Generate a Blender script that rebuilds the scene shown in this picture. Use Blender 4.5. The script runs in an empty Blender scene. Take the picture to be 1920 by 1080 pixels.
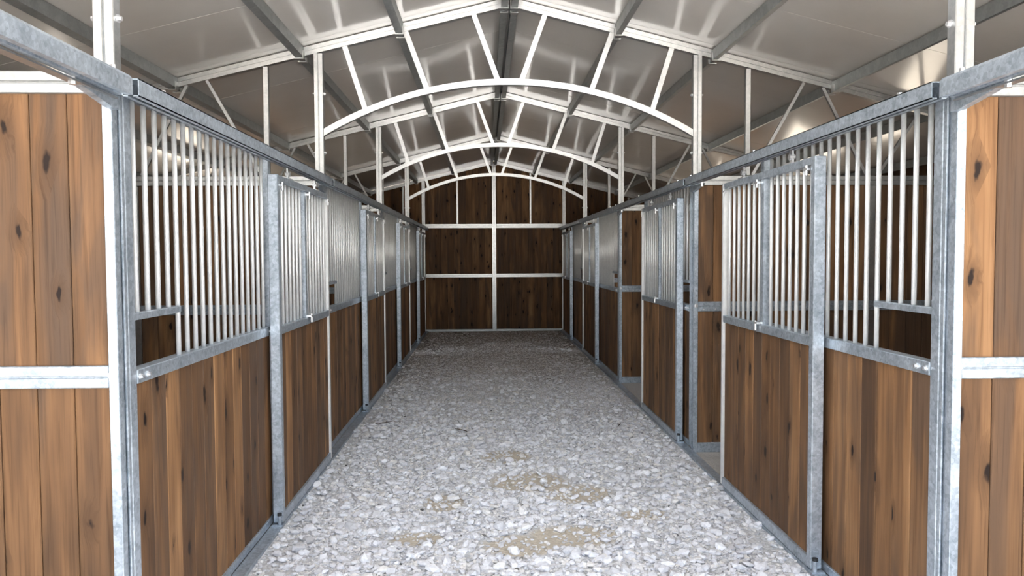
import bpy, bmesh, math, random
import numpy as np
from mathutils import Vector, Matrix

random.seed(7)
rng = np.random.default_rng(11)
S = bpy.context.scene
COL = S.collection

# ------------------------------------------------------------------ camera
cam_d = bpy.data.cameras.new('camera')
cam = bpy.data.objects.new('camera', cam_d)
COL.objects.link(cam)
cam_d.sensor_width = 36.0
cam_d.lens = 1413.0 / 1920.0 * 36.0
cam_d.clip_start = 0.05
cam_d.clip_end = 400
yaw, pitch, roll = 0.0363, -0.0418, -0.0048
Rv = Vector((math.cos(yaw), -math.sin(yaw), 0))
F0 = Vector((math.sin(yaw), math.cos(yaw), 0))
Zv = Vector((0, 0, 1))
Fv = F0 * math.cos(pitch) + Zv * math.sin(pitch)
Uv = Zv * math.cos(pitch) - F0 * math.sin(pitch)
R2 = Rv * math.cos(roll) + Uv * math.sin(roll)
U2 = Uv * math.cos(roll) - Rv * math.sin(roll)
m = Matrix((R2, U2, -Fv)).transposed().to_4x4()
m.translation = Vector((-0.2165, 0.0, 1.664))
cam.matrix_world = m
S.camera = cam

# ------------------------------------------------------------------ sky, sun, exposure
world = bpy.data.worlds.new('sky')
S.world = world
world.use_nodes = True
wn = world.node_tree
wn.nodes.clear()
sky = wn.nodes.new('ShaderNodeTexSky')
sky.sky_type = 'NISHITA'
sky.sun_disc = False
sky.sun_elevation = math.radians(58)
sky.sun_rotation = math.radians(0)
sky.air_density = 1.0
sky.dust_density = 3.0
sky.ozone_density = 1.0
bgd = wn.nodes.new('ShaderNodeBackground')
bgd.inputs['Strength'].default_value = 0.42
wo = wn.nodes.new('ShaderNodeOutputWorld')
hz = wn.nodes.new('ShaderNodeMix')            # thin bright cloud over the blue
hz.data_type = 'RGBA'
hz.inputs[0].default_value = 0.65
hz.inputs[7].default_value = (2.1, 2.15, 2.2, 1)
wn.links.new(sky.outputs[0], hz.inputs[6])
wn.links.new(hz.outputs[2], bgd.inputs[0])
wn.links.new(bgd.outputs[0], wo.inputs[0])

sun_d = bpy.data.lights.new('sun', 'SUN')
sun_d.energy = 28.0
sun_d.angle = math.radians(2.0)
sun_d.color = (1.0, 0.95, 0.88)
sun = bpy.data.objects.new('sun', sun_d)
COL.objects.link(sun)
sd = Vector((0.0, 0.53, 0.85)).normalized()      # towards the sun: high, beyond the roof, so the yard in front is lit
sun.rotation_euler = sd.to_track_quat('Z', 'Y').to_euler()
sun.location = (-4, -10, 14)

S.view_settings.view_transform = 'Standard'
S.view_settings.look = 'None'
S.view_settings.gamma = 1.0
S.view_settings.use_curve_mapping = False
S.view_settings.exposure = 1.95
try:
    S.cycles.max_bounces = 10
    S.cycles.diffuse_bounces = 7
    S.cycles.glossy_bounces = 4
    S.cycles.sample_clamp_indirect = 6.0
    S.cycles.use_denoising = True
except Exception:
    pass

# ------------------------------------------------------------------ materials
def new_mat(name):
    mt = bpy.data.materials.new(name)
    mt.use_nodes = True
    nt = mt.node_tree
    return mt, nt, nt.nodes['Principled BSDF']

def N(nt, typ, **kw):
    n = nt.nodes.new(typ)
    for k, v in kw.items():
        if k.startswith('i_'):
            n.inputs[k[2:].replace('_', ' ')].default_value = v
        else:
            setattr(n, k, v)
    return n

def ramp(nt, fac, stops):
    r = nt.nodes.new('ShaderNodeValToRGB')
    el = r.color_ramp.elements
    while len(el) < len(stops):
        el.new(0.5)
    for e, (p, c) in zip(el, stops):
        e.position = p
        e.color = c if len(c) == 4 else (*c, 1)
    nt.links.new(fac, r.inputs[0])
    return r.outputs[0]

def mix(nt, fac, a, b, blend='MIX'):
    n = nt.nodes.new('ShaderNodeMix')
    n.data_type = 'RGBA'
    n.blend_type = blend
    for sock, v in ((n.inputs[0], fac), (n.inputs[6], a), (n.inputs[7], b)):
        if hasattr(v, 'links'):
            nt.links.new(v, sock)
        elif isinstance(v, (int, float)):
            sock.default_value = v
        else:
            sock.default_value = (*v, 1) if len(v) == 3 else v
    return n.outputs[2]

def math_n(nt, op, a, b=None, clamp=False):
    n = nt.nodes.new('ShaderNodeMath')
    n.operation = op
    n.use_clamp = clamp
    for sock, v in ((n.inputs[0], a), (n.inputs[1], b)):
        if v is None:
            continue
        if hasattr(v, 'links'):
            nt.links.new(v, sock)
        else:
            sock.default_value = v
    return n.outputs[0]

def wood_material():
    mt, nt, b = new_mat('stained_pine')
    L = nt.links
    tc = N(nt, 'ShaderNodeTexCoord')
    oi = N(nt, 'ShaderNodeObjectInfo')
    rnd = oi.outputs['Random']
    sep = N(nt, 'ShaderNodeSeparateXYZ')
    L.new(tc.outputs['Object'], sep.inputs[0])
    across = math_n(nt, 'ADD', math_n(nt, 'ADD', sep.outputs[0], sep.outputs[1]), math_n(nt, 'MULTIPLY', rnd, 57.0))
    along = math_n(nt, 'ADD', sep.outputs[2], math_n(nt, 'MULTIPLY', rnd, 191.0))
    def coords(sx, sz):
        v = N(nt, 'ShaderNodeCombineXYZ')
        L.new(math_n(nt, 'MULTIPLY', across, sx), v.inputs[0])
        L.new(math_n(nt, 'MULTIPLY', along, sz), v.inputs[1])
        return v.outputs[0]
    # knots, some cells left empty
    vor = N(nt, 'ShaderNodeTexVoronoi', voronoi_dimensions='2D', i_Scale=1.0)
    L.new(coords(7.5, 3.0), vor.inputs['Vector'])
    dist = vor.outputs['Distance']
    gate = N(nt, 'ShaderNodeSeparateColor')
    L.new(vor.outputs['Color'], gate.inputs[0])
    has = math_n(nt, 'GREATER_THAN', gate.outputs[0], 0.55)
    size = math_n(nt, 'ADD', math_n(nt, 'MULTIPLY', gate.outputs[1], 0.11), 0.05)
    wob = N(nt, 'ShaderNodeTexNoise', noise_dimensions='2D', i_Scale=1.0, i_Detail=2.0)
    L.new(coords(30.0, 14.0), wob.inputs['Vector'])
    dist = math_n(nt, 'ADD', dist, math_n(nt, 'MULTIPLY', math_n(nt, 'SUBTRACT', wob.outputs[0], 0.5), 0.22))
    core = math_n(nt, 'MULTIPLY', math_n(nt, 'SUBTRACT', 1.0, math_n(nt, 'DIVIDE', dist, size), True), has)
    halo = math_n(nt, 'MULTIPLY', math_n(nt, 'SUBTRACT', 1.0, math_n(nt, 'DIVIDE', dist, math_n(nt, 'MULTIPLY', size, 3.6)), True), has)
    # the grain bends round the knots
    bend = math_n(nt, 'MULTIPLY', halo, 0.035)
    g1 = N(nt, 'ShaderNodeTexNoise', noise_dimensions='2D', i_Scale=1.0, i_Detail=5.0, i_Roughness=0.65, i_Distortion=0.5)
    v1 = N(nt, 'ShaderNodeCombineXYZ')
    L.new(math_n(nt, 'MULTIPLY', math_n(nt, 'ADD', across, bend), 70.0), v1.inputs[0])
    L.new(math_n(nt, 'MULTIPLY', along, 1.7), v1.inputs[1])
    L.new(v1.outputs[0], g1.inputs['Vector'])
    g2 = N(nt, 'ShaderNodeTexNoise', noise_dimensions='2D', i_Scale=1.0, i_Detail=2.0, i_Roughness=0.5, i_Distortion=0.5)
    L.new(coords(13.0, 0.9), g2.inputs['Vector'])
    g3 = N(nt, 'ShaderNodeTexNoise', noise_dimensions='2D', i_Scale=1.0, i_Detail=3.0)
    L.new(coords(4.5, 1.5), g3.inputs['Vector'])
    tone = math_n(nt, 'ADD', math_n(nt, 'MULTIPLY', g2.outputs[0], 0.55), math_n(nt, 'MULTIPLY', rnd, 0.42))
    tone = math_n(nt, 'ADD', tone, math_n(nt, 'MULTIPLY', g3.outputs[0], 0.45))
    tone = math_n(nt, 'SUBTRACT', tone, 0.21)
    base = ramp(nt, tone, [(0.18, WOOD[0]), (0.40, WOOD[1]), (0.60, WOOD[2]), (0.82, WOOD[3])])
    grey = N(nt, 'ShaderNodeTexNoise', noise_dimensions='2D', i_Scale=1.0, i_Detail=3.0, i_Distortion=0.8)
    L.new(coords(7.0, 1.1), grey.inputs['Vector'])
    gm = math_n(nt, 'ADD', grey.outputs[0], math_n(nt, 'MULTIPLY', math_n(nt, 'FRACT', math_n(nt, 'MULTIPLY', rnd, 7.31)), 0.35))
    gm = math_n(nt, 'MULTIPLY', math_n(nt, 'SUBTRACT', gm, 0.60), 3.2, True)
    base = mix(nt, math_n(nt, 'MULTIPLY', gm, 0.85), base, (0.105, 0.068, 0.046))
    grain = ramp(nt, g1.outputs[0], [(0.28, (0.62, 0.59, 0.56)), (0.5, (1, 1, 1)), (0.75, (1.12, 1.11, 1.09))])
    c = mix(nt, 0.8, base, grain, 'MULTIPLY')
    c = mix(nt, math_n(nt, 'MULTIPLY', halo, 0.8), c, (0.085, 0.046, 0.024))
    c = mix(nt, math_n(nt, 'MULTIPLY', core, 2.2, True), c, (0.020, 0.012, 0.009))
    L.new(c, b.inputs['Base Color'])
    b.inputs['Roughness'].default_value = 0.62
    b.inputs['Specular IOR Level'].default_value = 0.2
    bump = N(nt, 'ShaderNodeBump', i_Strength=0.25, i_Distance=0.002)
    L.new(g1.outputs[0], bump.inputs['Height'])
    L.new(bump.outputs[0], b.inputs['Normal'])
    return mt

WOOD = [(0.084, 0.049, 0.029), (0.162, 0.086, 0.042), (0.252, 0.132, 0.061), (0.37, 0.203, 0.096)]

def zinc_material(name, lo, hi, metallic, r0, r1, scale=26.0, streak=0.35):
    mt, nt, b = new_mat(name)
    L = nt.links
    tc = N(nt, 'ShaderNodeTexCoord')
    geo = N(nt, 'ShaderNodeNewGeometry')
    vor = N(nt, 'ShaderNodeTexVoronoi', i_Scale=scale)
    L.new(geo.outputs['Position'], vor.inputs['Vector'])
    sep = N(nt, 'ShaderNodeSeparateColor')
    L.new(vor.outputs['Color'], sep.inputs[0])
    no = N(nt, 'ShaderNodeTexNoise', i_Scale=9.0, i_Detail=5.0, i_Roughness=0.6)
    L.new(geo.outputs['Position'], no.inputs['Vector'])
    st = N(nt, 'ShaderNodeTexNoise', i_Scale=34.0, i_Detail=6.0, i_Roughness=0.7, i_Distortion=1.0)
    L.new(geo.outputs['Position'], st.inputs['Vector'])
    f = math_n(nt, 'ADD', math_n(nt, 'MULTIPLY', sep.outputs[0], 0.16), math_n(nt, 'MULTIPLY', no.outputs[0], 0.45))
    f = math_n(nt, 'ADD', f, math_n(nt, 'MULTIPLY', st.outputs[0], 0.5))
    c = ramp(nt, f, [(0.36, lo), (0.76, hi)])
    L.new(c, b.inputs['Base Color'])
    rr = N(nt, 'ShaderNodeMapRange')
    rr.inputs[3].default_value = r0
    rr.inputs[4].default_value = r1
    L.new(no.outputs[0], rr.inputs[0])
    L.new(rr.outputs[0], b.inputs['Roughness'])
    b.inputs['Metallic'].default_value = metallic
    bump = N(nt, 'ShaderNodeBump', i_Strength=0.12, i_Distance=0.002)
    L.new(no.outputs[0], bump.inputs['Height'])
    L.new(bump.outputs[0], b.inputs['Normal'])
    return mt

ZINC = zinc_material('galvanised_steel', (0.26, 0.31, 0.365), (0.64, 0.71, 0.78), 0.58, 0.30, 0.48, 70.0)
ZINC_FRAME = zinc_material('galvanised_frame', (0.38, 0.39, 0.39), (0.54, 0.54, 0.53), 0.85, 0.28, 0.42, 50.0)
ZINC_DARK = zinc_material('weathered_purlin_steel', (0.30, 0.32, 0.32), (0.44, 0.46, 0.46), 0.70, 0.40, 0.55, 18.0)
ZINC_BAR = zinc_material('galvanised_tube', (0.72, 0.73, 0.73), (0.86, 0.87, 0.86), 0.40, 0.30, 0.42, 40.0)
ZINC_LUG = zinc_material('bright_zinc', (0.70, 0.71, 0.72), (0.88, 0.88, 0.88), 0.80, 0.25, 0.38, 60.0)
_m, _nt, _b = new_mat('black_rubber')
_b.inputs['Base Color'].default_value = (0.025, 0.026, 0.028, 1)
_b.inputs['Roughness'].default_value = 0.6
RUBBER = _m
WOODM = wood_material()

def ceiling_material():
    mt, nt, b = new_mat('coated_roof_panel')
    L = nt.links
    geo = N(nt, 'ShaderNodeNewGeometry')
    no = N(nt, 'ShaderNodeTexNoise', i_Scale=1.6, i_Detail=5.0, i_Roughness=0.6)
    L.new(geo.outputs['Position'], no.inputs['Vector'])
    c = ramp(nt, no.outputs[0], [(0.3, (0.68, 0.65, 0.61)), (0.7, (0.75, 0.72, 0.68))])
    L.new(c, b.inputs['Base Color'])
    b.inputs['Roughness'].default_value = 0.30
    b.inputs['Coat Weight'].default_value = 1.0
    b.inputs['Coat Roughness'].default_value = 0.11
    b.inputs['Coat IOR'].default_value = 1.55
    n2 = N(nt, 'ShaderNodeTexNoise', i_Scale=3.0, i_Detail=1.0)
    L.new(geo.outputs['Position'], n2.inputs['Vector'])
    bump = N(nt, 'ShaderNodeBump', i_Strength=0.02, i_Distance=0.01)
    L.new(n2.outputs[0], bump.inputs['Height'])
    L.new(bump.outputs[0], b.inputs['Normal'])
    return mt
CEIL = ceiling_material()

def clear_material():  # for the added ridge sheets, out of view, that pass daylight into the aisle
    mt, nt, b = new_mat('added_rooflight')
    nt.nodes.remove(b)
    tr = N(nt, 'ShaderNodeBsdfTransparent')
    tr.inputs[0].default_value = (0.55, 0.56, 0.57, 1)
    df = N(nt, 'ShaderNodeBsdfTranslucent')
    df.inputs[0].default_value = (0.55, 0.56, 0.57, 1)
    mx = N(nt, 'ShaderNodeMixShader')
    mx.inputs[0].default_value = 0.25
    nt.links.new(tr.outputs[0], mx.inputs[1])
    nt.links.new(df.outputs[0], mx.inputs[2])
    nt.links.new(mx.outputs[0], nt.nodes['Material Output'].inputs[0])
    return mt
CLEAR = clear_material()

PATCHES = [(0.10, 5.50, 0.36, 0.30), (0.42, 5.20, 0.30, 0.26), (0.30, 4.40, 0.34, 0.22), (-0.02, 4.27, 0.28, 0.20),
           (-0.50, 5.05, 0.17, 0.22), (0.80, 4.75, 0.2, 0.12), (-0.62, 4.40, 0.20, 0.14), (-0.05, 6.2, 0.25, 0.25)]

def floor_material():
    mt, nt, b = new_mat('crushed_stone_ground')
    L = nt.links
    geo = N(nt, 'ShaderNodeNewGeometry')
    pos = geo.outputs['Position']
    sep = N(nt, 'ShaderNodeSeparateXYZ')
    L.new(pos, sep.inputs[0])
    fine = N(nt, 'ShaderNodeTexNoise', i_Scale=120.0, i_Detail=6.0, i_Roughness=0.75)
    L.new(pos, fine.inputs['Vector'])
    vor = N(nt, 'ShaderNodeTexVoronoi', i_Scale=55.0)
    L.new(pos, vor.inputs['Vector'])
    vs = N(nt, 'ShaderNodeSeparateColor')
    L.new(vor.outputs['Color'], vs.inputs[0])
    mid = N(nt, 'ShaderNodeTexNoise', i_Scale=3.0, i_Detail=6.0, i_Roughness=0.7)
    L.new(pos, mid.inputs['Vector'])
    dust = ramp(nt, fine.outputs[0], [(0.25, (0.54, 0.53, 0.52)), (0.6, (0.70, 0.69, 0.68)), (0.8, (0.80, 0.79, 0.79))])
    chips = ramp(nt, vs.outputs[0], [(0.0, (0.46, 0.46, 0.47)), (0.6, (0.66, 0.66, 0.68)), (1.0, (0.80, 0.80, 0.82))])
    c = mix(nt, 0.5, dust, chips)
    # trodden earth gets browner and finer towards the end of the aisle
    far = N(nt, 'ShaderNodeMapRange')
    far.inputs[1].default_value = 7.0
    far.inputs[2].default_value = 15.5
    L.new(sep.outputs[1], far.inputs[0])
    fm = math_n(nt, 'MULTIPLY', far.outputs[0], math_n(nt, 'ADD', math_n(nt, 'MULTIPLY', mid.outputs[0], 0.9), 0.35), True)
    earth = ramp(nt, fine.outputs[0], [(0.3, (0.36, 0.30, 0.245)), (0.7, (0.56, 0.49, 0.42))])
    c = mix(nt, fm, c, earth)
    # sandy patches
    total = None
    jit = N(nt, 'ShaderNodeTexNoise', i_Scale=7.0, i_Detail=5.0, i_Roughness=0.75)
    L.new(pos, jit.inputs['Vector'])
    for (px, py, rx, ry) in PATCHES:
        dx = math_n(nt, 'DIVIDE', math_n(nt, 'SUBTRACT', sep.outputs[0], px), rx)
        dy = math_n(nt, 'DIVIDE', math_n(nt, 'SUBTRACT', sep.outputs[1], py), ry)
        d2 = math_n(nt, 'ADD', math_n(nt, 'MULTIPLY', dx, dx), math_n(nt, 'MULTIPLY', dy, dy))
        v = math_n(nt, 'SUBTRACT', 1.0, d2, True)
        total = v if total is None else math_n(nt, 'MAXIMUM', total, v)
    pm = math_n(nt, 'MULTIPLY', math_n(nt, 'SUBTRACT', math_n(nt, 'ADD', total, jit.outputs[0]), 0.72), 3.0, True)
    pm = math_n(nt, 'MULTIPLY', pm, math_n(nt, 'GREATER_THAN', total, 0.001))
    c = mix(nt, math_n(nt, 'MULTIPLY', pm, 0.62), c, (0.56, 0.46, 0.31))
    # swept pale dust inside the stalls
    ax = math_n(nt, 'ABSOLUTE', sep.outputs[0])
    st = math_n(nt, 'GREATER_THAN', ax, 1.47)
    c = mix(nt, math_n(nt, 'MULTIPLY', st, 0.8), c, (0.46, 0.44, 0.41))
    # unseen earth outside the long walls, darkened to cut bounce through the hatches
    gr = math_n(nt, 'GREATER_THAN', ax, 4.75)
    c = mix(nt, gr, c, ramp(nt, mid.outputs[0], [(0.35, (0.075, 0.067, 0.055)), (0.65, (0.14, 0.125, 0.105))]))
    L.new(c, b.inputs['Base Color'])
    b.inputs['Roughness'].default_value = 0.95
    b.inputs['Specular IOR Level'].default_value = 0.15
    hsum = math_n(nt, 'ADD', fine.outputs[0], math_n(nt, 'MULTIPLY', vor.outputs['Distance'], -1.2))
    bump = N(nt, 'ShaderNodeBump', i_Strength=0.55, i_Distance=0.012)
    L.new(hsum, bump.inputs['Height'])
    L.new(bump.outputs[0], b.inputs['Normal'])
    return mt

def stone_material(name, stops):
    mt, nt, b = new_mat(name)
    L = nt.links
    geo = N(nt, 'ShaderNodeNewGeometry')
    sep = N(nt, 'ShaderNodeSeparateXYZ')
    L.new(geo.outputs['Position'], sep.inputs[0])
    c = ramp(nt, geo.outputs['Random Per Island'], stops)
    no = N(nt, 'ShaderNodeTexNoise', i_Scale=70.0, i_Detail=4.0)
    L.new(geo.outputs['Position'], no.inputs['Vector'])
    c = mix(nt, 0.5, c, ramp(nt, no.outputs[0], [(0.3, (0.72, 0.72, 0.72)), (0.7, (1.1, 1.1, 1.1))]), 'MULTIPLY')
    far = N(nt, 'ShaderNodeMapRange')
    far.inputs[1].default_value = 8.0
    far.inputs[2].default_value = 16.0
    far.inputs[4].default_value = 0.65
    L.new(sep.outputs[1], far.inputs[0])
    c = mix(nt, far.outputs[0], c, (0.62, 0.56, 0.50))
    L.new(c, b.inputs['Base Color'])
    b.inputs['Roughness'].default_value = 0.85
    b.inputs['Specular IOR Level'].default_value = 0.25
    return mt
FLOORM = floor_material()
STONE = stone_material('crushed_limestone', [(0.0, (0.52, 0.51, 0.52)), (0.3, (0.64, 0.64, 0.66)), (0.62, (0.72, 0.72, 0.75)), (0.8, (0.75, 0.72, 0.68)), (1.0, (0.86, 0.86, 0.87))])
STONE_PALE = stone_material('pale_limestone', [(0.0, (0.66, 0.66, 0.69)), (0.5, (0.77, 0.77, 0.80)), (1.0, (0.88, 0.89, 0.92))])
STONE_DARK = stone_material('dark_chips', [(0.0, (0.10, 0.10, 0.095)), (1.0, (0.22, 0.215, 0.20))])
_m, _nt, _b = new_mat('dry_bark')
_b.inputs['Base Color'].default_value = (0.07, 0.05, 0.035, 1)
_b.inputs['Roughness'].default_value = 0.9
_n = N(_nt, 'ShaderNodeTexNoise', i_Scale=90.0)
_nt.links.new(ramp(_nt, _n.outputs[0], [(0.3, (0.04, 0.03, 0.02)), (0.7, (0.12, 0.085, 0.055))]), _b.inputs['Base Color'])
BARK = _m

# ------------------------------------------------------------------ mesh helpers
class MB:
    def __init__(self):
        self.v, self.f = [], []

    def box(self, x0, x1, y0, y1, z0, z1, c=0.0):
        x0, x1 = min(x0, x1), max(x0, x1)
        y0, y1 = min(y0, y1), max(y0, y1)
        z0, z1 = min(z0, z1), max(z0, z1)
        k = len(self.v)
        if c <= 0:
            self.v += [(x, y, z) for z in (z0, z1) for y in (y0, y1) for x in (x0, x1)]
            self.f += [tuple(k + i for i in q) for q in ((0, 2, 3, 1), (4, 5, 7, 6), (0, 1, 5, 4), (2, 6, 7, 3), (0, 4, 6, 2), (1, 3, 7, 5))]
            return self
        c = min(c, (x1 - x0) * .45, (y1 - y0) * .45, (z1 - z0) * .45)
        bm = bmesh.new()
        bmesh.ops.create_cube(bm, size=1.0)
        for q in bm.verts:
            q.co = Vector(((x0 + x1) / 2 + q.co.x * (x1 - x0), (y0 + y1) / 2 + q.co.y * (y1 - y0), (z0 + z1) / 2 + q.co.z * (z1 - z0)))
        bmesh.ops.bevel(bm, geom=list(bm.edges), offset=c, segments=1, affect='EDGES', profile=0.5)
        bm.verts.index_update()
        self.v += [tuple(q.co) for q in bm.verts]
        self.f += [tuple(k + q.index for q in fc.verts) for fc in bm.faces]
        bm.free()
        return self

    def bar(self, p, q, w, h, ref=(0, 1, 0)):
        """a straight bar from p to q: w across, h along the reference direction"""
        p, q = Vector(p), Vector(q)
        d = (q - p).normalized()
        r = Vector(ref)
        r = (r - d * r.dot(d)).normalized()
        s = d.cross(r)
        k = len(self.v)
        for e in (p, q):
            for a, b in ((-1, -1), (1, -1), (1, 1), (-1, 1)):
                self.v.append(tuple(e + s * (a * w / 2) + r * (b * h / 2)))
        self.f += [tuple(k + i for i in t) for t in ((0, 1, 2, 3), (7, 6, 5, 4), (0, 4, 5, 1), (1, 5, 6, 2), (2, 6, 7, 3), (3, 7, 4, 0))]
        return self

    def tube(self, p, q, r, n=10):
        p, q = Vector(p), Vector(q)
        d = (q - p).normalized()
        a = d.orthogonal().normalized()
        b = d.cross(a)
        k = len(self.v)
        for e in (p, q):
            for i in range(n):
                t = 2 * math.pi * i / n
                self.v.append(tuple(e + a * (r * math.cos(t)) + b * (r * math.sin(t))))
        for i in range(n):
            j = (i + 1) % n
            self.f.append((k + i, k + j, k + n + j, k + n + i))
        self.f.append(tuple(k + i for i in reversed(range(n))))
        self.f.append(tuple(k + n + i for i in range(n)))
        return self

    def prism(self, pts, axis, a, b):
        """polygon pts in the two other axes (in x,y,z order), extruded along axis from a to b"""
        k = len(self.v)
        n = len(pts)
        for t in (a, b):
            for (u, w) in pts:
                self.v.append({'x': (t, u, w), 'y': (u, t, w), 'z': (u, w, t)}[axis])
        for i in range(n):
            j = (i + 1) % n
            self.f.append((k + i, k + j, k + n + j, k + n + i))
        self.f.append(tuple(k + i for i in range(n)))
        self.f.append(tuple(k + n + i for i in reversed(range(n))))
        return self

    def mesh(self, name, mat, smooth=False):
        me = bpy.data.meshes.new(name)
        me.from_pydata(self.v, [], self.f)
        bm = bmesh.new()
        bm.from_mesh(me)
        bmesh.ops.recalc_face_normals(bm, faces=bm.faces)
        bm.to_mesh(me)
        bm.free()
        me.materials.append(mat)
        if smooth:
            me.polygons.foreach_set('use_smooth', [len(p.vertices) == 4 for p in me.polygons])
        return me

    def build(self, name, mat, parent=None, loc=(0, 0, 0), smooth=False):
        return put(name, self.mesh(name, mat, smooth), parent, loc)

def put(name, me, parent=None, loc=(0, 0, 0)):
    o = bpy.data.objects.new(name, me)
    COL.objects.link(o)
    o.location = loc
    if parent is not None:
        o.parent = parent
    return o

def tag(o, label, cat, group=None, kind='thing'):
    o['label'] = label
    o['category'] = cat
    o['kind'] = kind
    if group:
        o['group'] = group
    return o

def thing(name, label, cat, loc, group=None):
    o = bpy.data.objects.new(name, None)
    COL.objects.link(o)
    o.location = loc
    o.empty_display_size = 0.1
    return tag(o, label, cat, group)

def structure(name, loc=(0, 0, 0)):
    o = bpy.data.objects.new(name, None)
    COL.objects.link(o)
    o.location = loc
    o['kind'] = 'structure'
    return o

_plank_cache = {}
def plank_mesh(w, h, axis, thick=0.028, top=None):
    """a tongue and groove board standing on z=0, centred on x (axis 'x': face looks along y) or on y;
    the faces stop short of the tongue so that each joint is a groove. top = (left, right) heights for a raking end"""
    key = (round(w, 4), round(h, 4), axis, thick, top)
    if key in _plank_cache:
        return _plank_cache[key]
    a, t, c = w / 2, thick / 2, 0.0035
    f, g = a - 0.0016, 0.006                 # half width of the face; half thickness of the tongue
    pr = [(-a, -g), (-f, -g), (-f, -t + c), (-f + c, -t), (f - c, -t), (f, -t + c), (f, -g), (a, -g),
          (a, g), (f, g), (f, t - c), (f - c, t), (-f + c, t), (-f, t - c), (-f, g), (-a, g)]
    n = len(pr)
    mb = MB()
    for lvl in (0, 1):
        for (u, s_) in pr:
            z = 0.0
            if lvl:
                z = h if top is None else top[0] + (top[1] - top[0]) * (u + a) / (2 * a)
            mb.v.append((u, s_, z) if axis == 'x' else (s_, u, z))
    for i in range(n):
        j = (i + 1) % n
        mb.f.append((i, j, n + j, n + i))
    mb.f.append(tuple(range(n)))
    mb.f.append(tuple(n + i for i in range(n)))
    me = mb.mesh('plank', WOODM)
    _plank_cache[key] = me
    return me

def planks_along(parent, axis, u0, u1, v, z0, z1, n=None, thick=0.028):
    """boards side by side from u0 to u1 along axis, at cross position v"""
    n = n or max(1, round(abs(u1 - u0) / 0.138))
    w = abs(u1 - u0) / n
    me = plank_mesh(w, z1 - z0, axis, thick)
    for i in range(n):
        u = min(u0, u1) + w * (i + 0.5)
        e = random.uniform(-0.0015, 0.0015)
        put('plank', me, parent, (u, v + e, z0) if axis == 'x' else (v + e, u, z0))

_bar_cache = {}
def bar_mesh(h, r=0.0108):
    key = (round(h, 4), r)
    if key not in _bar_cache:
        _bar_cache[key] = MB().tube((0, 0, 0), (0, 0, h), r, 12).mesh('bar', ZINC_BAR, True)
    return _bar_cache[key]

BOLT_X = MB().tube((0, 0, 0), (0.006, 0, 0), 0.015, 12).tube((0.006, 0, 0), (0.016, 0, 0), 0.0095, 6).mesh('bolt', ZINC_LUG)
BOLT_Y = MB().tube((0, 0, 0), (0, -0.005, 0), 0.016, 14).tube((0, -0.005, 0), (0, -0.014, 0), 0.0105, 6).mesh('bolt', ZINC_LUG)
RIVET_Y = MB().tube((0, 0, 0), (0, -0.003, 0), 0.006, 8).mesh('rivet', ZINC_LUG)

# ------------------------------------------------------------------ layout
Y0, P = 2.75, 3.5
YT = [Y0 + P * i for i in range(5)]          # truss planes; the last is the end wall
YF = -0.75                                   # where the open bay in front begins
YR = YF                                      # front edge of the roof
RL_X, RL_0, RL_Y = 0.85, 2.6, 5.6                       # unseen rooflight added for daylight over the first bay: half width, near and far end
EAVE = 4.5
SLOPE = 0.247
def raft(x):
    return 3.712 - SLOPE * abs(x)            # underside of the rafters
def roofz(x):
    return raft(x) + 0.076                   # underside of the roof panels
HZ = (0.75, 2.2)                             # unseen hatches added in the outer walls to spread daylight inside
ADDED_HATCH = [(8.7, 9.6), (9.95, 13.1)]
ORD = ['first', 'second', 'third', 'fourth', 'fifth']
SIDE = {-1: 'left', 1: 'right'}

# ------------------------------------------------------------------ floor
fl = MB().box(-45, 45, -40, YT[4] + 40, -0.25, 0.0).build('floor', FLOORM)
fl['kind'] = 'structure'

# ------------------------------------------------------------------ ceiling: insulated roof panels, one metre wide
ceil = structure('ceiling', (0, YR, 0))
npan = 18
plen = (YT[4] + 0.25 - YR) / npan
lit = [i for i in range(npan) if RL_0 <= YR + plen * i and YR + plen * (i + 1) <= RL_Y + 0.1]   # panels that stop short of the added rooflight
def roof_panel_mesh(s, xa, mat, name):
    g, up = 0.004, 0.012
    xb = EAVE + 0.35
    if name != 'roof_panel':
        xa, xb = 0.0, xa
    za, zb = roofz(xa), roofz(xb)
    mb = MB()
    if name == 'roof_panel':
        mb.prism([(s * xa, za), (s * xb, zb), (s * xb, zb + 0.05), (s * xa, za + 0.05)], 'y', 0.0, plen - g)
        # the lapped joint: a narrow tongue set back behind the face closes the gap to the next panel
        mb.prism([(s * xa, za + up), (s * xb, zb + up), (s * xb, zb + 0.04), (s * xa, za + 0.04)], 'y', plen - g, plen)
    else:
        mb.prism([(s * xa, za + 0.02), (s * xb, zb + 0.02), (s * xb, zb + 0.026), (s * xa, za + 0.026)], 'y', 0.0, plen - 0.002)
    return mb.mesh(name, mat)
for s in (-1, 1):
    full = roof_panel_mesh(s, 0.0, CEIL, 'roof_panel')
    short = roof_panel_mesh(s, RL_X, CEIL, 'roof_panel')
    clear = roof_panel_mesh(s, RL_X, CLEAR, 'added_rooflight_sheet')
    for i in range(npan):
        put('roof_panel', short if i in lit else full, ceil, (0, plen * i, random.uniform(0, 0.0015)))
        if i in lit:
            put('added_rooflight_sheet', clear, ceil, (0, plen * i, 0))

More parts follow.
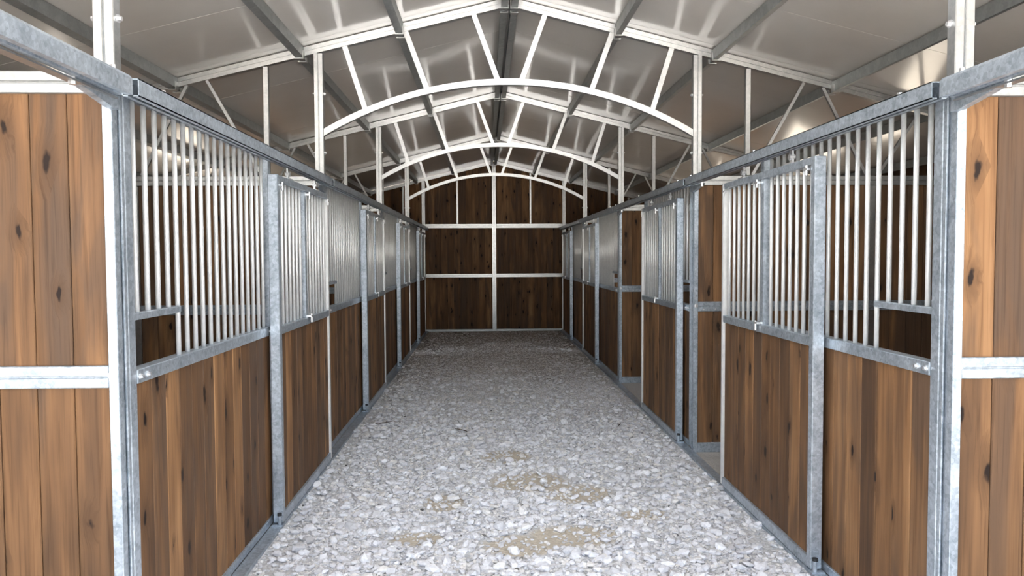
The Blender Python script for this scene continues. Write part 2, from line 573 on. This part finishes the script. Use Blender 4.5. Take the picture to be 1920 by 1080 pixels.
# ------------------------------------------------------------------ outer walls of the stalls, with unseen open hatches added to let daylight in
wn_ = 0
for s in (-1, 1):
    w = structure('wall_' + SIDE[s], (s * (EAVE + 0.02), YR, 0))
    mb = MB()
    n = int((YT[4] - YR) / 0.138)
    bwid = (YT[4] - YR) / n
    for i in range(n):
        a = i * bwid
        ztop = roofz(EAVE + 0.05) - 0.005
        inside = any(h0 < YR + a + bwid / 2 < h1 for h0, h1 in ADDED_HATCH)
        for z0, z1 in (((0.0, HZ[0]), (HZ[1], ztop)) if inside else ((0.0, ztop),)):
            mb.box(0, s * 0.028, a + 0.001, a + bwid - 0.001, z0, z1)
    b_ = mb.build('boarding', WOODM, w)
    b_['kind'] = 'stuff'
    for h0, h1 in ADDED_HATCH:
        wn_ += 1
        h0, h1 = h0 - 0.07, h1 + 0.07
        mb = MB()
        mb.box(-0.02, 0.045, 0, 0.05, HZ[0], HZ[1]).box(-0.02, 0.045, h1 - h0 - 0.05, h1 - h0, HZ[0], HZ[1])
        mb.box(-0.02, 0.045, 0, h1 - h0, HZ[0] - 0.04, HZ[0]).box(-0.02, 0.045, 0, h1 - h0, HZ[1], HZ[1] + 0.04)
        o = mb.build('added_hatch_%d' % wn_, ZINC_FRAME, None, (s * (EAVE + 0.02), h0, 0))  # frame of an added hatch, out of view
        o['kind'] = 'structure'

# ------------------------------------------------------------------ end wall
wb = structure('wall_back', (0, YT[4], 0))
half = EAVE
nb = 65
bw = 2 * half / nb
for i in range(nb):
    xa = -half + bw * i
    xb = xa + bw
    xc = (xa + xb) / 2
    for (z0, z1) in ((0.05, 1.205), (1.205, 2.30)):
        put('plank', plank_mesh(bw, z1 - z0 - 0.003, 'x'), wb, (xc, 0.075 + random.uniform(-.0015, .0015), z0))
    za, zb = roofz(xa) - 2.30 - 0.004, roofz(xb) - 2.30 - 0.004
    if xa < 0 < xb:
        za = zb = roofz(bw / 2) - 2.304
    put('plank', plank_mesh(bw, 1.0, 'x', 0.028, (round(za, 4), round(zb, 4))), wb, (xc, 0.075 + random.uniform(-.0015, .0015), 2.30))

MB().prism([(-half, 0.0), (half, 0.0), (half, roofz(half) - 0.005), (0.0, roofz(0) - 0.005), (-half, roofz(half) - 0.005)], 'y', 0.092, 0.11).build('backing_board', WOODM, wb)  # added unseen behind the planks, stops daylight leaking through the joints

gf = thing('gable_frame', 'pale galvanised frame of posts, rails and rafters on the dark end wall', 'frame', (0, YT[4], 0))
def rail2(mb, x0, x1, y0, y1, z0, z1, gap=0.004):
    """two channels laid one on the other: a doubled horizontal rail"""
    zm = (z0 + z1) / 2
    mb.box(x0, x1, y0, y1, z0, zm - gap / 2, 0.003)
    mb.box(x0, x1, y0 + 0.006, y1 - 0.006, zm - gap / 2, zm + gap / 2)
    mb.box(x0, x1, y0, y1, zm + gap / 2, z1, 0.003)
    return mb
def post2(mb, x0, x1, y0, y1, z0, z1, gap=0.005):
    x0, x1 = min(x0, x1), max(x0, x1)
    xm = (x0 + x1) / 2
    mb.box(x0, xm - gap / 2, y0, y1, z0, z1, 0.003)
    mb.box(xm - gap / 2, xm + gap / 2, y0 + 0.008, y1 - 0.008, z0, z1)
    mb.box(xm + gap / 2, x1, y0, y1, z0, z1, 0.003)
    return mb
for s in (-1, 1):
    a, b_ = sorted((s * 0.045, s * 1.52))
    rail2(MB(), a, b_, 0.0, 0.055, 2.295, 2.39).build('top_rail', ZINC_FRAME, gf)
    rail2(MB(), a, b_, 0.0, 0.055, 1.205, 1.285).build('middle_rail', ZINC_FRAME, gf)
    MB().box(a, b_, 0.0, 0.055, 0.0, 0.05, 0.003).build('sill', ZINC_FRAME, gf)
    post2(MB(), s * 1.52, s * 1.595, 0.0, 0.055, 0.0, raft(1.56)).build('corner_post', ZINC_FRAME, gf)
    MB().box(s * 0.79, s * 0.83, 0.005, 0.055, 2.39, raft(0.83), 0.003).build('stud', ZINC_FRAME, gf)
    MB().box(s * 1.98, s * 2.02, 0.005, 0.055, 2.39, raft(2.02), 0.003).build('stud', ZINC_FRAME, gf)
    MB().box(s * 2.98, s * 3.03, 0.005, 0.055, 0.0, raft(3.03), 0.003).build('stud', ZINC_FRAME, gf)
    rail2(MB(), s * 1.6, s * 4.49, 0.0, 0.055, 2.295, 2.39).build('side_rail', ZINC_FRAME, gf)
post2(MB(), -0.045, 0.045, 0.0, 0.055, 0.0, raft(0) - 0.01).build('centre_post', ZINC_FRAME, gf)

def rafter(parent, s, ymid):
    mb = MB()
    for lo, hi, dy in ((0.0, 0.033, 0.0), (0.033, 0.037, 0.008), (0.037, 0.070, 0.0)):
        xa, xb = 0.012, EAVE + 0.02
        mb.prism([(s * xa, raft(xa) + lo), (s * xb, raft(xb) + lo), (s * xb, raft(xb) + hi), (s * xa, raft(xa) + hi)], 'y', ymid - 0.027 + dy, ymid + 0.027 - dy)
    return mb.build('rafter', ZINC_FRAME, parent)
for s in (-1, 1):
    rafter(gf, s, 0.027)

# ------------------------------------------------------------------ trusses
R_ARC = (1.52 ** 2 + 0.41 ** 2) / (2 * 0.41)
ZC = 3.125 - R_ARC
def arch_z(x, off=0.0):
    r = R_ARC - off
    return ZC + math.sqrt(r * r - x * x)
TR_LABEL = ['galvanised truss nearest the camera, its bolted posts framing the view',
            'galvanised arched truss at the end of the first stalls, largest arch in view',
            'galvanised arched truss at the end of the second stalls, middle of the three arches',
            'galvanised arched truss just before the dark end wall, smallest of the three arches']
for i in range(4):
    t = thing('roof_truss', TR_LABEL[i], 'truss', (0, YT[i], 0), 'arched trusses down the aisle')
    for s in (-1, 1):
        p = post2(MB(), s * 1.522, s * 1.596, 0.0, 0.052, 2.33, raft(1.56) - 0.002).build('post', ZINC_FRAME, t)
        for z in (2.52, 3.0):
            b = put('bolt', BOLT_X, p, (1.596 if s > 0 else -1.522, 0.03, z))
            b2 = put('bolt', BOLT_X, p, (1.522 if s > 0 else -1.596, 0.03, z))
            b2.rotation_euler = (0, 0, math.pi)
        q = MB()
        # lower post: flange towards the camera, ribbed web towards the aisle
        q.box(s * 1.537, s * 1.572, 0.0, 0.006, -0.02, 2.33, 0.002)
        q.box(s * 1.537, s * 1.543, 0.006, 0.036, -0.02, 2.33)
        q.box(s * 1.548, s * 1.571, 0.006, 0.078, -0.02, 2.33)
        q.box(s * 1.537, s * 1.545, 0.062, 0.084, -0.02, 2.33, 0.002)
        q.build('lower_post', ZINC, t)
        put('bolt', BOLT_Y, t, (s * 1.556, 0.0, 1.243))
        rafter(t, s, 0.027)
        # radial struts between rafter and arch
        for xt, xb in ((1.345, 1.185), (0.850, 0.680), (0.292, 0.100)):
            MB().bar((s * xt, 0.027, raft(xt) + 0.004), (s * xb, 0.027, arch_z(xb) - 0.006), 0.042, 0.036).build('strut', ZINC_FRAME, t)
        # side part of the truss above the partition
        MB().box(s * 1.965, s * 2.008, 0.006, 0.048, 2.331, raft(2.0) - 0.002, 0.003).build('side_post', ZINC_FRAME, t)
        for xa, za, xb, zb in ((2.03, 2.335, 2.46, raft(2.46)), (2.62, raft(2.62), 3.00, 2.335), (3.10, 2.335, 3.45, raft(3.45)), (3.62, raft(3.62), 3.92, 2.335)):
            MB().bar((s * xa, 0.027, za), (s * xb, 0.027, zb), 0.024, 0.024).build('web_rod', ZINC_FRAME, t)
    nseg = 40
    mb = MB()
    top = [(x, arch_z(x)) for x in np.linspace(-1.53, 1.53, nseg + 1)]
    bot = [(x, arch_z(x, 0.05)) for x in np.linspace(-1.53, 1.53, nseg + 1)]
    for y in (0.004, 0.050):
        mb.v += [(float(x), y, float(z)) for x, z in top] + [(float(x), y, float(z)) for x, z in bot]
    K = nseg + 1
    for k in range(nseg):
        mb.f += [(k, k + 1, K + k + 1, K + k), (2 * K + k, 2 * K + k + 1, 3 * K + k + 1, 3 * K + k),
                 (k, k + 1, 2 * K + k + 1, 2 * K + k), (K + k, K + k + 1, 3 * K + k + 1, 3 * K + k)]
    mb.f += [(0, K, 3 * K, 2 * K), (K - 1, 2 * K - 1, 4 * K - 1, 3 * K - 1)]
    mb.build('arch', ZINC_FRAME, t)

# ------------------------------------------------------------------ purlins, hung between the trusses
BAY = ['above the open bay nearest the camera', 'above the first barred stalls', 'above the second barred stalls', 'above the third barred stalls', 'above the stalls by the end wall']
spans = [(YF, YT[0])] + [(YT[i], YT[i + 1]) for i in range(4)]
def purlin(x, s, ya, yb, label):
    t = thing('roof_purlin', label, 'purlin', (s * x, ya + 0.056, raft(x) - 0.012), 'roof purlins')
    L = yb - ya - 0.058
    mb = MB()
    h = 0.084
    # C channel: web on the uphill side, lips downhill
    u = -s
    zs = lambda dx: SLOPE * (dx * u)
    mb.prism([(u * 0.020, zs(0.02) + 0.0), (u * 0.028, zs(0.028)), (u * 0.028, zs(0.028) + h), (u * 0.020, zs(0.02) + h)], 'y', 0, L)
    mb.prism([(-u * 0.028, zs(-0.028)), (u * 0.020, zs(0.02)), (u * 0.020, zs(0.02) + 0.006), (-u * 0.028, zs(-0.028) + 0.006)], 'y', 0, L)
    mb.prism([(-u * 0.028, zs(-0.028) + h - 0.006), (u * 0.020, zs(0.02) + h - 0.006), (u * 0.020, zs(0.02) + h), (-u * 0.028, zs(-0.028) + h)], 'y', 0, L)
    mb.box(-u * 0.028, -u * 0.024, 0, L, zs(-0.028) + 0.004, zs(-0.028) + 0.022)
    mb.build('channel', ZINC_DARK, t)
    for y in (0.0, L - 0.05):
        MB().box(-0.034, 0.034, y, y + 0.05, -0.016, -0.008).box(u * 0.028, u * 0.036, y, y + 0.05, -0.01, 0.05).build('cleat', ZINC_FRAME, t)
for bi, (ya, yb) in enumerate(spans):
    for s in (-1, 1):
        purlin(0.042, s, ya, yb, f'{SIDE[s]} one of the paired grey ridge purlins {BAY[bi]}')
        for k, x in enumerate((0.895, 1.70, 2.715, 3.60, 4.42)):
            purlin(x, s, ya, yb, f'{ORD[k]} grey steel purlin {SIDE[s]} of the ridge {BAY[bi]}')

# ------------------------------------------------------------------ kerbs
for n_, s in ((1, -1), (2, 1)):
    mb = MB()
    mb.box(s * 1.468, s * 1.536, YF, YT[4] - 0.002, -0.05, 0.022, 0.003)
    o = mb.build('trim_%d' % n_, ZINC)
    o['kind'] = 'structure'

# ------------------------------------------------------------------ partitions between the stalls
PART = ['beside the open bay nearest the camera', 'behind the first barred stall', 'behind the second barred stall', 'behind the third barred stall']
for i in range(4):
    for s in (-1, 1):
        t = thing('stall_partition', f'brown plank partition with galvanised rails {PART[i]}, {SIDE[s]} row', 'partition', (s * 1.6, YT[i], 0), 'plank stall partitions')
        xo = EAVE - 1.6 - 0.005
        planks_along(t, 'x', s * -0.027, s * 1.43, 0.034, 0.08, 1.197, 11)
        planks_along(t, 'x', s * 1.48, s * xo, 0.034, 0.08, 1.197, 10)
        planks_along(t, 'x', s * -0.027, s * 1.43, 0.034, 1.276, 2.252, 11)
        planks_along(t, 'x', s * 1.48, s * xo, 0.034, 1.276, 2.252, 10)
        rail2(MB(), s * -0.027, s * xo, 0.004, 0.062, 2.250, 2.329).build('top_rail', ZINC_FRAME, t)
        r = rail2(MB(), s * -0.027, s * xo, 0.002, 0.062, 1.196, 1.277).build('middle_rail', ZINC, t)
        for dx, dz in ((0.02, 1.212), (0.12, 1.214), (0.9, 1.214)):
            put('rivet', RIVET_Y, r, (s * dx, 0.002, dz))
        MB().box(s * -0.027, s * xo, 0.006, 0.060, 0.0, 0.081, 0.003).build('sill', ZINC, t)
        MB().box(s * 1.43, s * 1.48, 0.006, 0.060, 0.08, 1.196, 0.003).box(s * 1.43, s * 1.48, 0.006, 0.060, 1.277, 2.25, 0.003).build('stile', ZINC_FRAME, t)

# ------------------------------------------------------------------ fixed stall fronts with bars and a feed opening
FRONT = ['nearest the camera', 'second from the camera', 'third from the camera', 'last by the end wall']
for i in range(4):
    for s in (-1, 1):
        t = thing('stall_front_panel', f'fixed barred front with feed opening, {SIDE[s]} row, {FRONT[i]}', 'panel', (s * 1.5, YT[i], 0), 'fixed barred stall fronts')
        a, b = 0.150, 1.950                      # opening between the stiles
        MB().box(s * 0.040, s * 0.088, 0.094, a, 0.0225, 2.300, 0.003).box(s * 0.046, s * 0.082, 0.085, 0.094, 0.0225, 2.300).build('stile', ZINC, t)
        MB().box(s * 0.040, s * 0.088, b, b + 0.05, 0.0225, 2.300, 0.003).build('stile', ZINC, t)
        MB().box(s * 0.040, s * 0.088, a, b, 2.268, 2.300, 0.003).build('top_rail', ZINC, t)
        mr = MB().box(s * 0.036, s * 0.092, a, b, 1.186, 1.240, 0.003).build('middle_rail', ZINC, t)
        for dy in (0.02, 0.085, 1.77):
            o = put('bolt', BOLT_X, mr, (s * 0.036, a + dy, 1.212))
            o.scale = (0.8, 0.8, 0.8)
            if s > 0:
                o.rotation_euler = (0, 0, math.pi)
        MB().box(s * 0.036, s * 0.092, a, b, 0.0225, 0.066, 0.003).build('bottom_rail', ZINC, t)
        planks_along(t, 'y', a, b, s * 0.062, 0.064, 1.188, 13)
        MB().box(s * 0.048, s * 0.080, a, 0.605, 1.427, 1.455, 0.003).build('feed_opening_rail', ZINC, t)
        for k in range(18):
            y = 0.213 + 0.098 * k
            z0 = 1.454 if k < 4 else 1.239
            put('bar', bar_mesh(2.269 - z0), t, (s * 0.064, y, z0))

# ------------------------------------------------------------------ sliding doors
DOOR_Y = {-1: [4.615, 8.03, 11.22, 14.52], 1: [3.785, 6.53, 11.40, 14.78]}
DST = {-1: ['almost shut, ', 'almost shut, ', '', ''], 1: ['slid half open, ', 'slid wide open, ', '', '']}
for s in (-1, 1):
    for i in range(4):
        t = thing('sliding_stall_door', f'barred plank sliding door, {DST[s][i]}{SIDE[s]} row, {FRONT[i]}', 'door', (s * 1.492, DOOR_Y[s][i], 0), 'barred sliding stall doors')
        W = 1.5
        MB().box(-0.030, 0.030, 0.0, 0.052, 0.035, 2.168, 0.004).build('stile', ZINC, t)
        MB().box(-0.030, 0.026, W - 0.03, W, 0.035, 2.168, 0.004).build('stile', ZINC_BAR, t)
        MB().box(-0.026, 0.026, 0.052, W - 0.03, 2.128, 2.168, 0.003).build('top_rail', ZINC, t)
        MB().box(-0.028, 0.026, 0.052, W - 0.03, 1.192, 1.242, 0.003).build('middle_rail', ZINC, t)
        MB().box(-0.028, 0.026, 0.052, W - 0.03, 0.028, 0.088, 0.003).build('bottom_rail', ZINC, t)
        MB().box(-0.020, 0.020, 0.725, 0.775, 1.242, 2.128, 0.003).build('middle_stile', ZINC, t)
        planks_along(t, 'y', 0.052, W - 0.03, s * 0.002, 0.086, 1.194, 10)
        me = bar_mesh(2.129 - 1.241)
        for k in range(7):
            put('bar', me, t, (0, 0.098 + 0.0925 * k, 1.241))
            put('bar', me, t, (0, 0.845 + 0.0945 * k, 1.241))
        # hangers: a strap up to a roller that runs in the track
        for y in (0.32, 1.10):
            h = MB().box(-0.022, 0.022, y, y + 0.09, 2.168, 2.176).box(-0.006, 0.006, y + 0.03, y + 0.06, 2.176, 2.245).build('hanger', ZINC_LUG, t)
            MB().tube((-0.016, y + 0.045, 2.207), (0.016, y + 0.045, 2.207), 0.017, 12).build('roller', ZINC_LUG, h)
        # small lugs of the grille: top corners of the far half and the catch on the middle rail
        for y, z in ((0.80, 2.108), (1.44, 2.108), (0.09, 2.108)):
            MB().box(-s * 0.020, -s * 0.044, y - 0.022, y + 0.022, z - 0.006, z + 0.006).tube((-s * 0.036, y, z - 0.03), (-s * 0.036, y, z + 0.02), 0.008, 8).build('grille_lug', ZINC_LUG, t)
        MB().box(-s * 0.020, -s * 0.05, 0.75, 0.80, 1.244, 1.256).tube((-s * 0.042, 0.79, 1.205), (-s * 0.042, 0.79, 1.262), 0.008, 8).build('catch', ZINC_LUG, t)
        g = MB().box(-0.034, 0.034, -0.03, 0.03, 0.022, 0.030).tube((-s * 0.012, -0.014, 0.03), (-s * 0.012, -0.014, 0.085), 0.011, 8).build('floor_guide', ZINC, t)
        MB().tube((-s * 0.012, -0.014, 0.085), (-s * 0.012, -0.014, 0.100), 0.014, 8).build('guide_cap', RUBBER, g)

# ------------------------------------------------------------------ door tracks
def track(s, ya, yb, label, near=False):
    t = thing('door_track', label, 'track', (s * 1.478, ya, 2.243), 'sliding door tracks')
    L = yb - ya
    w, h, k = 0.031, 0.063, 0.004
    if near:
        # rounded upper edge and a lipped underside
        prof = [(-w, 0.004), (-w, h - 0.012), (-w + 0.010, h), (w - 0.010, h), (w, h - 0.012), (w, 0.004)]
        mb = MB().prism(prof, 'y', 0, L)
        mb.box(-w, -0.008, 0, L, -0.006, 0.004)
        mb.box(0.008, w, 0, L, -0.006, 0.004)
        mb.build('rail', ZINC, t)
        MB().box(s * 0.020, s * 0.055, 0, L, -0.020, -0.014).build('lip', ZINC_FRAME, t)
    else:
        mb = MB()
        mb.box(-w, -w + k, 0, L, 0, h)
        mb.box(w - k, w, 0, L, 0, h)
        mb.box(-w, w, 0, L, h - k, h)
        mb.box(-w, -0.009, 0, L, 0, k)
        mb.box(0.009, w, 0, L, 0, k)
        mb.build('rail', ZINC, t)
    # knee bracket under the far end, running back to the post
    if yb < YT[4] - 0.1:
        e = L + (0.03 if near else 0.04)
        b = MB().prism([(e - 0.31, -0.004), (e, -0.004), (e, -0.052), (e - 0.05, -0.052), (e - 0.29, -0.014)], 'x', s * 0.030, s * 0.058)
        b.build('knee_bracket', ZINC, t)
        MB().tube((s * 0.035, e - 0.30, -0.03), (s * 0.035, e - 0.30, 0.0), 0.012, 6).build('bolt', ZINC_LUG, t)
    for y in (0.25, 1.9, L - 0.1):
        MB().tube((s * -0.012, y, h), (s * -0.012, y, h + 0.012), 0.010, 6).build('bolt', ZINC_LUG, t)
for s in (-1, 1):
    track(s, YF, YT[0] - 0.03, f'heavy galvanised door track crossing the {SIDE[s]} corner of the frame', True)
    for i in range(4):
        track(s, YT[i] + 0.02, YT[i + 1] - 0.04 if i < 3 else YT[4] - 0.06, f'square galvanised door track, {SIDE[s]} row, over stall front {FRONT[i]}')

# ------------------------------------------------------------------ gravel
def stones():
    zones = [(0.5, 3.4, 900), (3.4, 5.2, 3400), (5.2, 7.5, 2600), (7.5, 8.5, 1700), (8.5, 9.5, 1350), (9.5, 10.5, 1100), (10.5, 11.5, 900), (11.5, 12.5, 740), (12.5, 13.5, 600), (13.5, 16.6, 460)]
    P_ = []
    for (a, b, d) in zones:
        n = int((b - a) * 2.94 * d)
        P_.append(np.column_stack([rng.uniform(-1.462, 1.462, n), rng.uniform(a, b, n)]))
    p = np.vstack(P_)
    keep = np.ones(len(p), bool)
    for (cx, cy, rx, ry) in PATCHES:
        d2 = ((p[:, 0] - cx) / rx) ** 2 + ((p[:, 1] - cy) / ry) ** 2
        keep &= ~((d2 < 0.8) & (rng.random(len(p)) < 0.72))
    edge = (np.abs(p[:, 0]) > 1.33) & (rng.random(len(p)) < 0.55)
    keep &= ~edge
    p = p[keep]
    n = len(p)
    u = rng.random(n)
    r = np.where(u < 0.74, rng.uniform(0.006, 0.013, n), np.where(u < 0.95, rng.uniform(0.012, 0.022, n), rng.uniform(0.021, 0.040, n)))
    r = np.where(p[:, 1] > 8, r * 0.9, r)
    phi = (1 + 5 ** 0.5) / 2
    ico = np.array([(-1, phi, 0), (1, phi, 0), (-1, -phi, 0), (1, -phi, 0), (0, -1, phi), (0, 1, phi), (0, -1, -phi), (0, 1, -phi), (phi, 0, -1), (phi, 0, 1), (-phi, 0, -1), (-phi, 0, 1)])
    ico /= np.linalg.norm(ico[0])
    tri = np.array([(0, 11, 5), (0, 5, 1), (0, 1, 7), (0, 7, 10), (0, 10, 11), (1, 5, 9), (5, 11, 4), (11, 10, 2), (10, 7, 6), (7, 1, 8),
                    (3, 9, 4), (3, 4, 2), (3, 2, 6), (3, 6, 8), (3, 8, 9), (4, 9, 5), (2, 4, 11), (6, 2, 10), (8, 6, 7), (9, 8, 1)])
    q = np.where(rng.random((n, 1, 1)) < 0.5, 1.0, 1.0) * ico[None] * rng.uniform(0.72, 1.22, (n, 12, 1))
    # square the shapes off so that they read as broken stone rather than pebbles
    q = np.sign(q) * np.abs(q) ** 0.75
    q = q * np.stack([rng.uniform(0.8, 1.35, n), rng.uniform(0.65, 1.0, n), rng.uniform(0.35, 0.62, n)], 1)[:, None, :]
    def rot(ax, ang):
        c, s_ = np.cos(ang)[:, None], np.sin(ang)[:, None]
        i, j = [(1, 2), (0, 2), (0, 1)][ax]
        qi, qj = q[:, :, i].copy(), q[:, :, j].copy()
        q[:, :, i], q[:, :, j] = c * qi - s_ * qj, s_ * qi + c * qj
    rot(0, rng.uniform(-0.45, 0.45, n))
    rot(1, rng.uniform(-0.45, 0.45, n))
    rot(2, rng.uniform(0, 6.283, n))
    q *= r[:, None, None]
    q[:, :, 0] += p[:, 0][:, None]
    q[:, :, 1] += p[:, 1][:, None]
    q[:, :, 2] += (r * rng.uniform(0.05, 0.5, n))[:, None]
    q[:, :, 0] = np.clip(q[:, :, 0], -1.466, 1.466)
    v = q.reshape(-1, 3).astype(np.float32)
    f = (tri[None] + (np.arange(n) * 12)[:, None, None]).reshape(-1).astype(np.int32)
    me = bpy.data.meshes.new('gravel')
    nf = len(f) // 3
    me.vertices.add(len(v))
    me.vertices.foreach_set('co', v.ravel())
    me.loops.add(len(f))
    me.loops.foreach_set('vertex_index', f)
    me.polygons.add(nf)
    me.polygons.foreach_set('loop_start', np.arange(0, nf * 3, 3, dtype=np.int32))
    me.polygons.foreach_set('loop_total', np.full(nf, 3, np.int32))
    me.update(calc_edges=True)
    me.validate()
    me.shade_flat()
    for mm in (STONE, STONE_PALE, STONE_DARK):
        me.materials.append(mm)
    kind = np.where((r > 0.0195) & (rng.random(n) < 0.75), 1, 0)
    kind = np.where((r < 0.013) & (rng.random(n) < 0.006), 2, kind)
    me.polygons.foreach_set('material_index', np.repeat(kind, 20).astype(np.int32))
    o = put('gravel', me)
    tag(o, 'pale crushed stone covering the aisle between the stall fronts', 'gravel', None, 'stuff')
    print('stones', n, 'tris', nf)
stones()

# ------------------------------------------------------------------ bits of twig lying on the gravel
for (x, y, a, l, lab) in ((-1.21, 7.46, 0.5, 0.22, 'thin dark twig lying by the left kerb of the gravel aisle'),
                          (1.09, 7.25, 1.2, 0.10, 'short dark twig lying on the gravel near the open right stall'),
                          (-0.45, 7.1, 2.4, 0.16, 'thin dark twig lying mid aisle on the pale gravel')):
    dx, dy = math.cos(a) * l / 2, math.sin(a) * l / 2
    mb = MB()
    mb.tube((-dx, -dy, 0.0), (0.004, -0.004, 0.004), 0.004, 6)
    mb.tube((0.004, -0.004, 0.004), (dx, dy, 0.002), 0.003, 6)
    mb.tube((0.004, -0.004, 0.004), (dx * 0.3 - dy * 0.4, dy * 0.3 + dx * 0.4, 0.003), 0.002, 5)
    o = mb.build('twig', BARK, None, (x, y, 0.022))
    tag(o, lab, 'twig', 'twigs on the gravel')
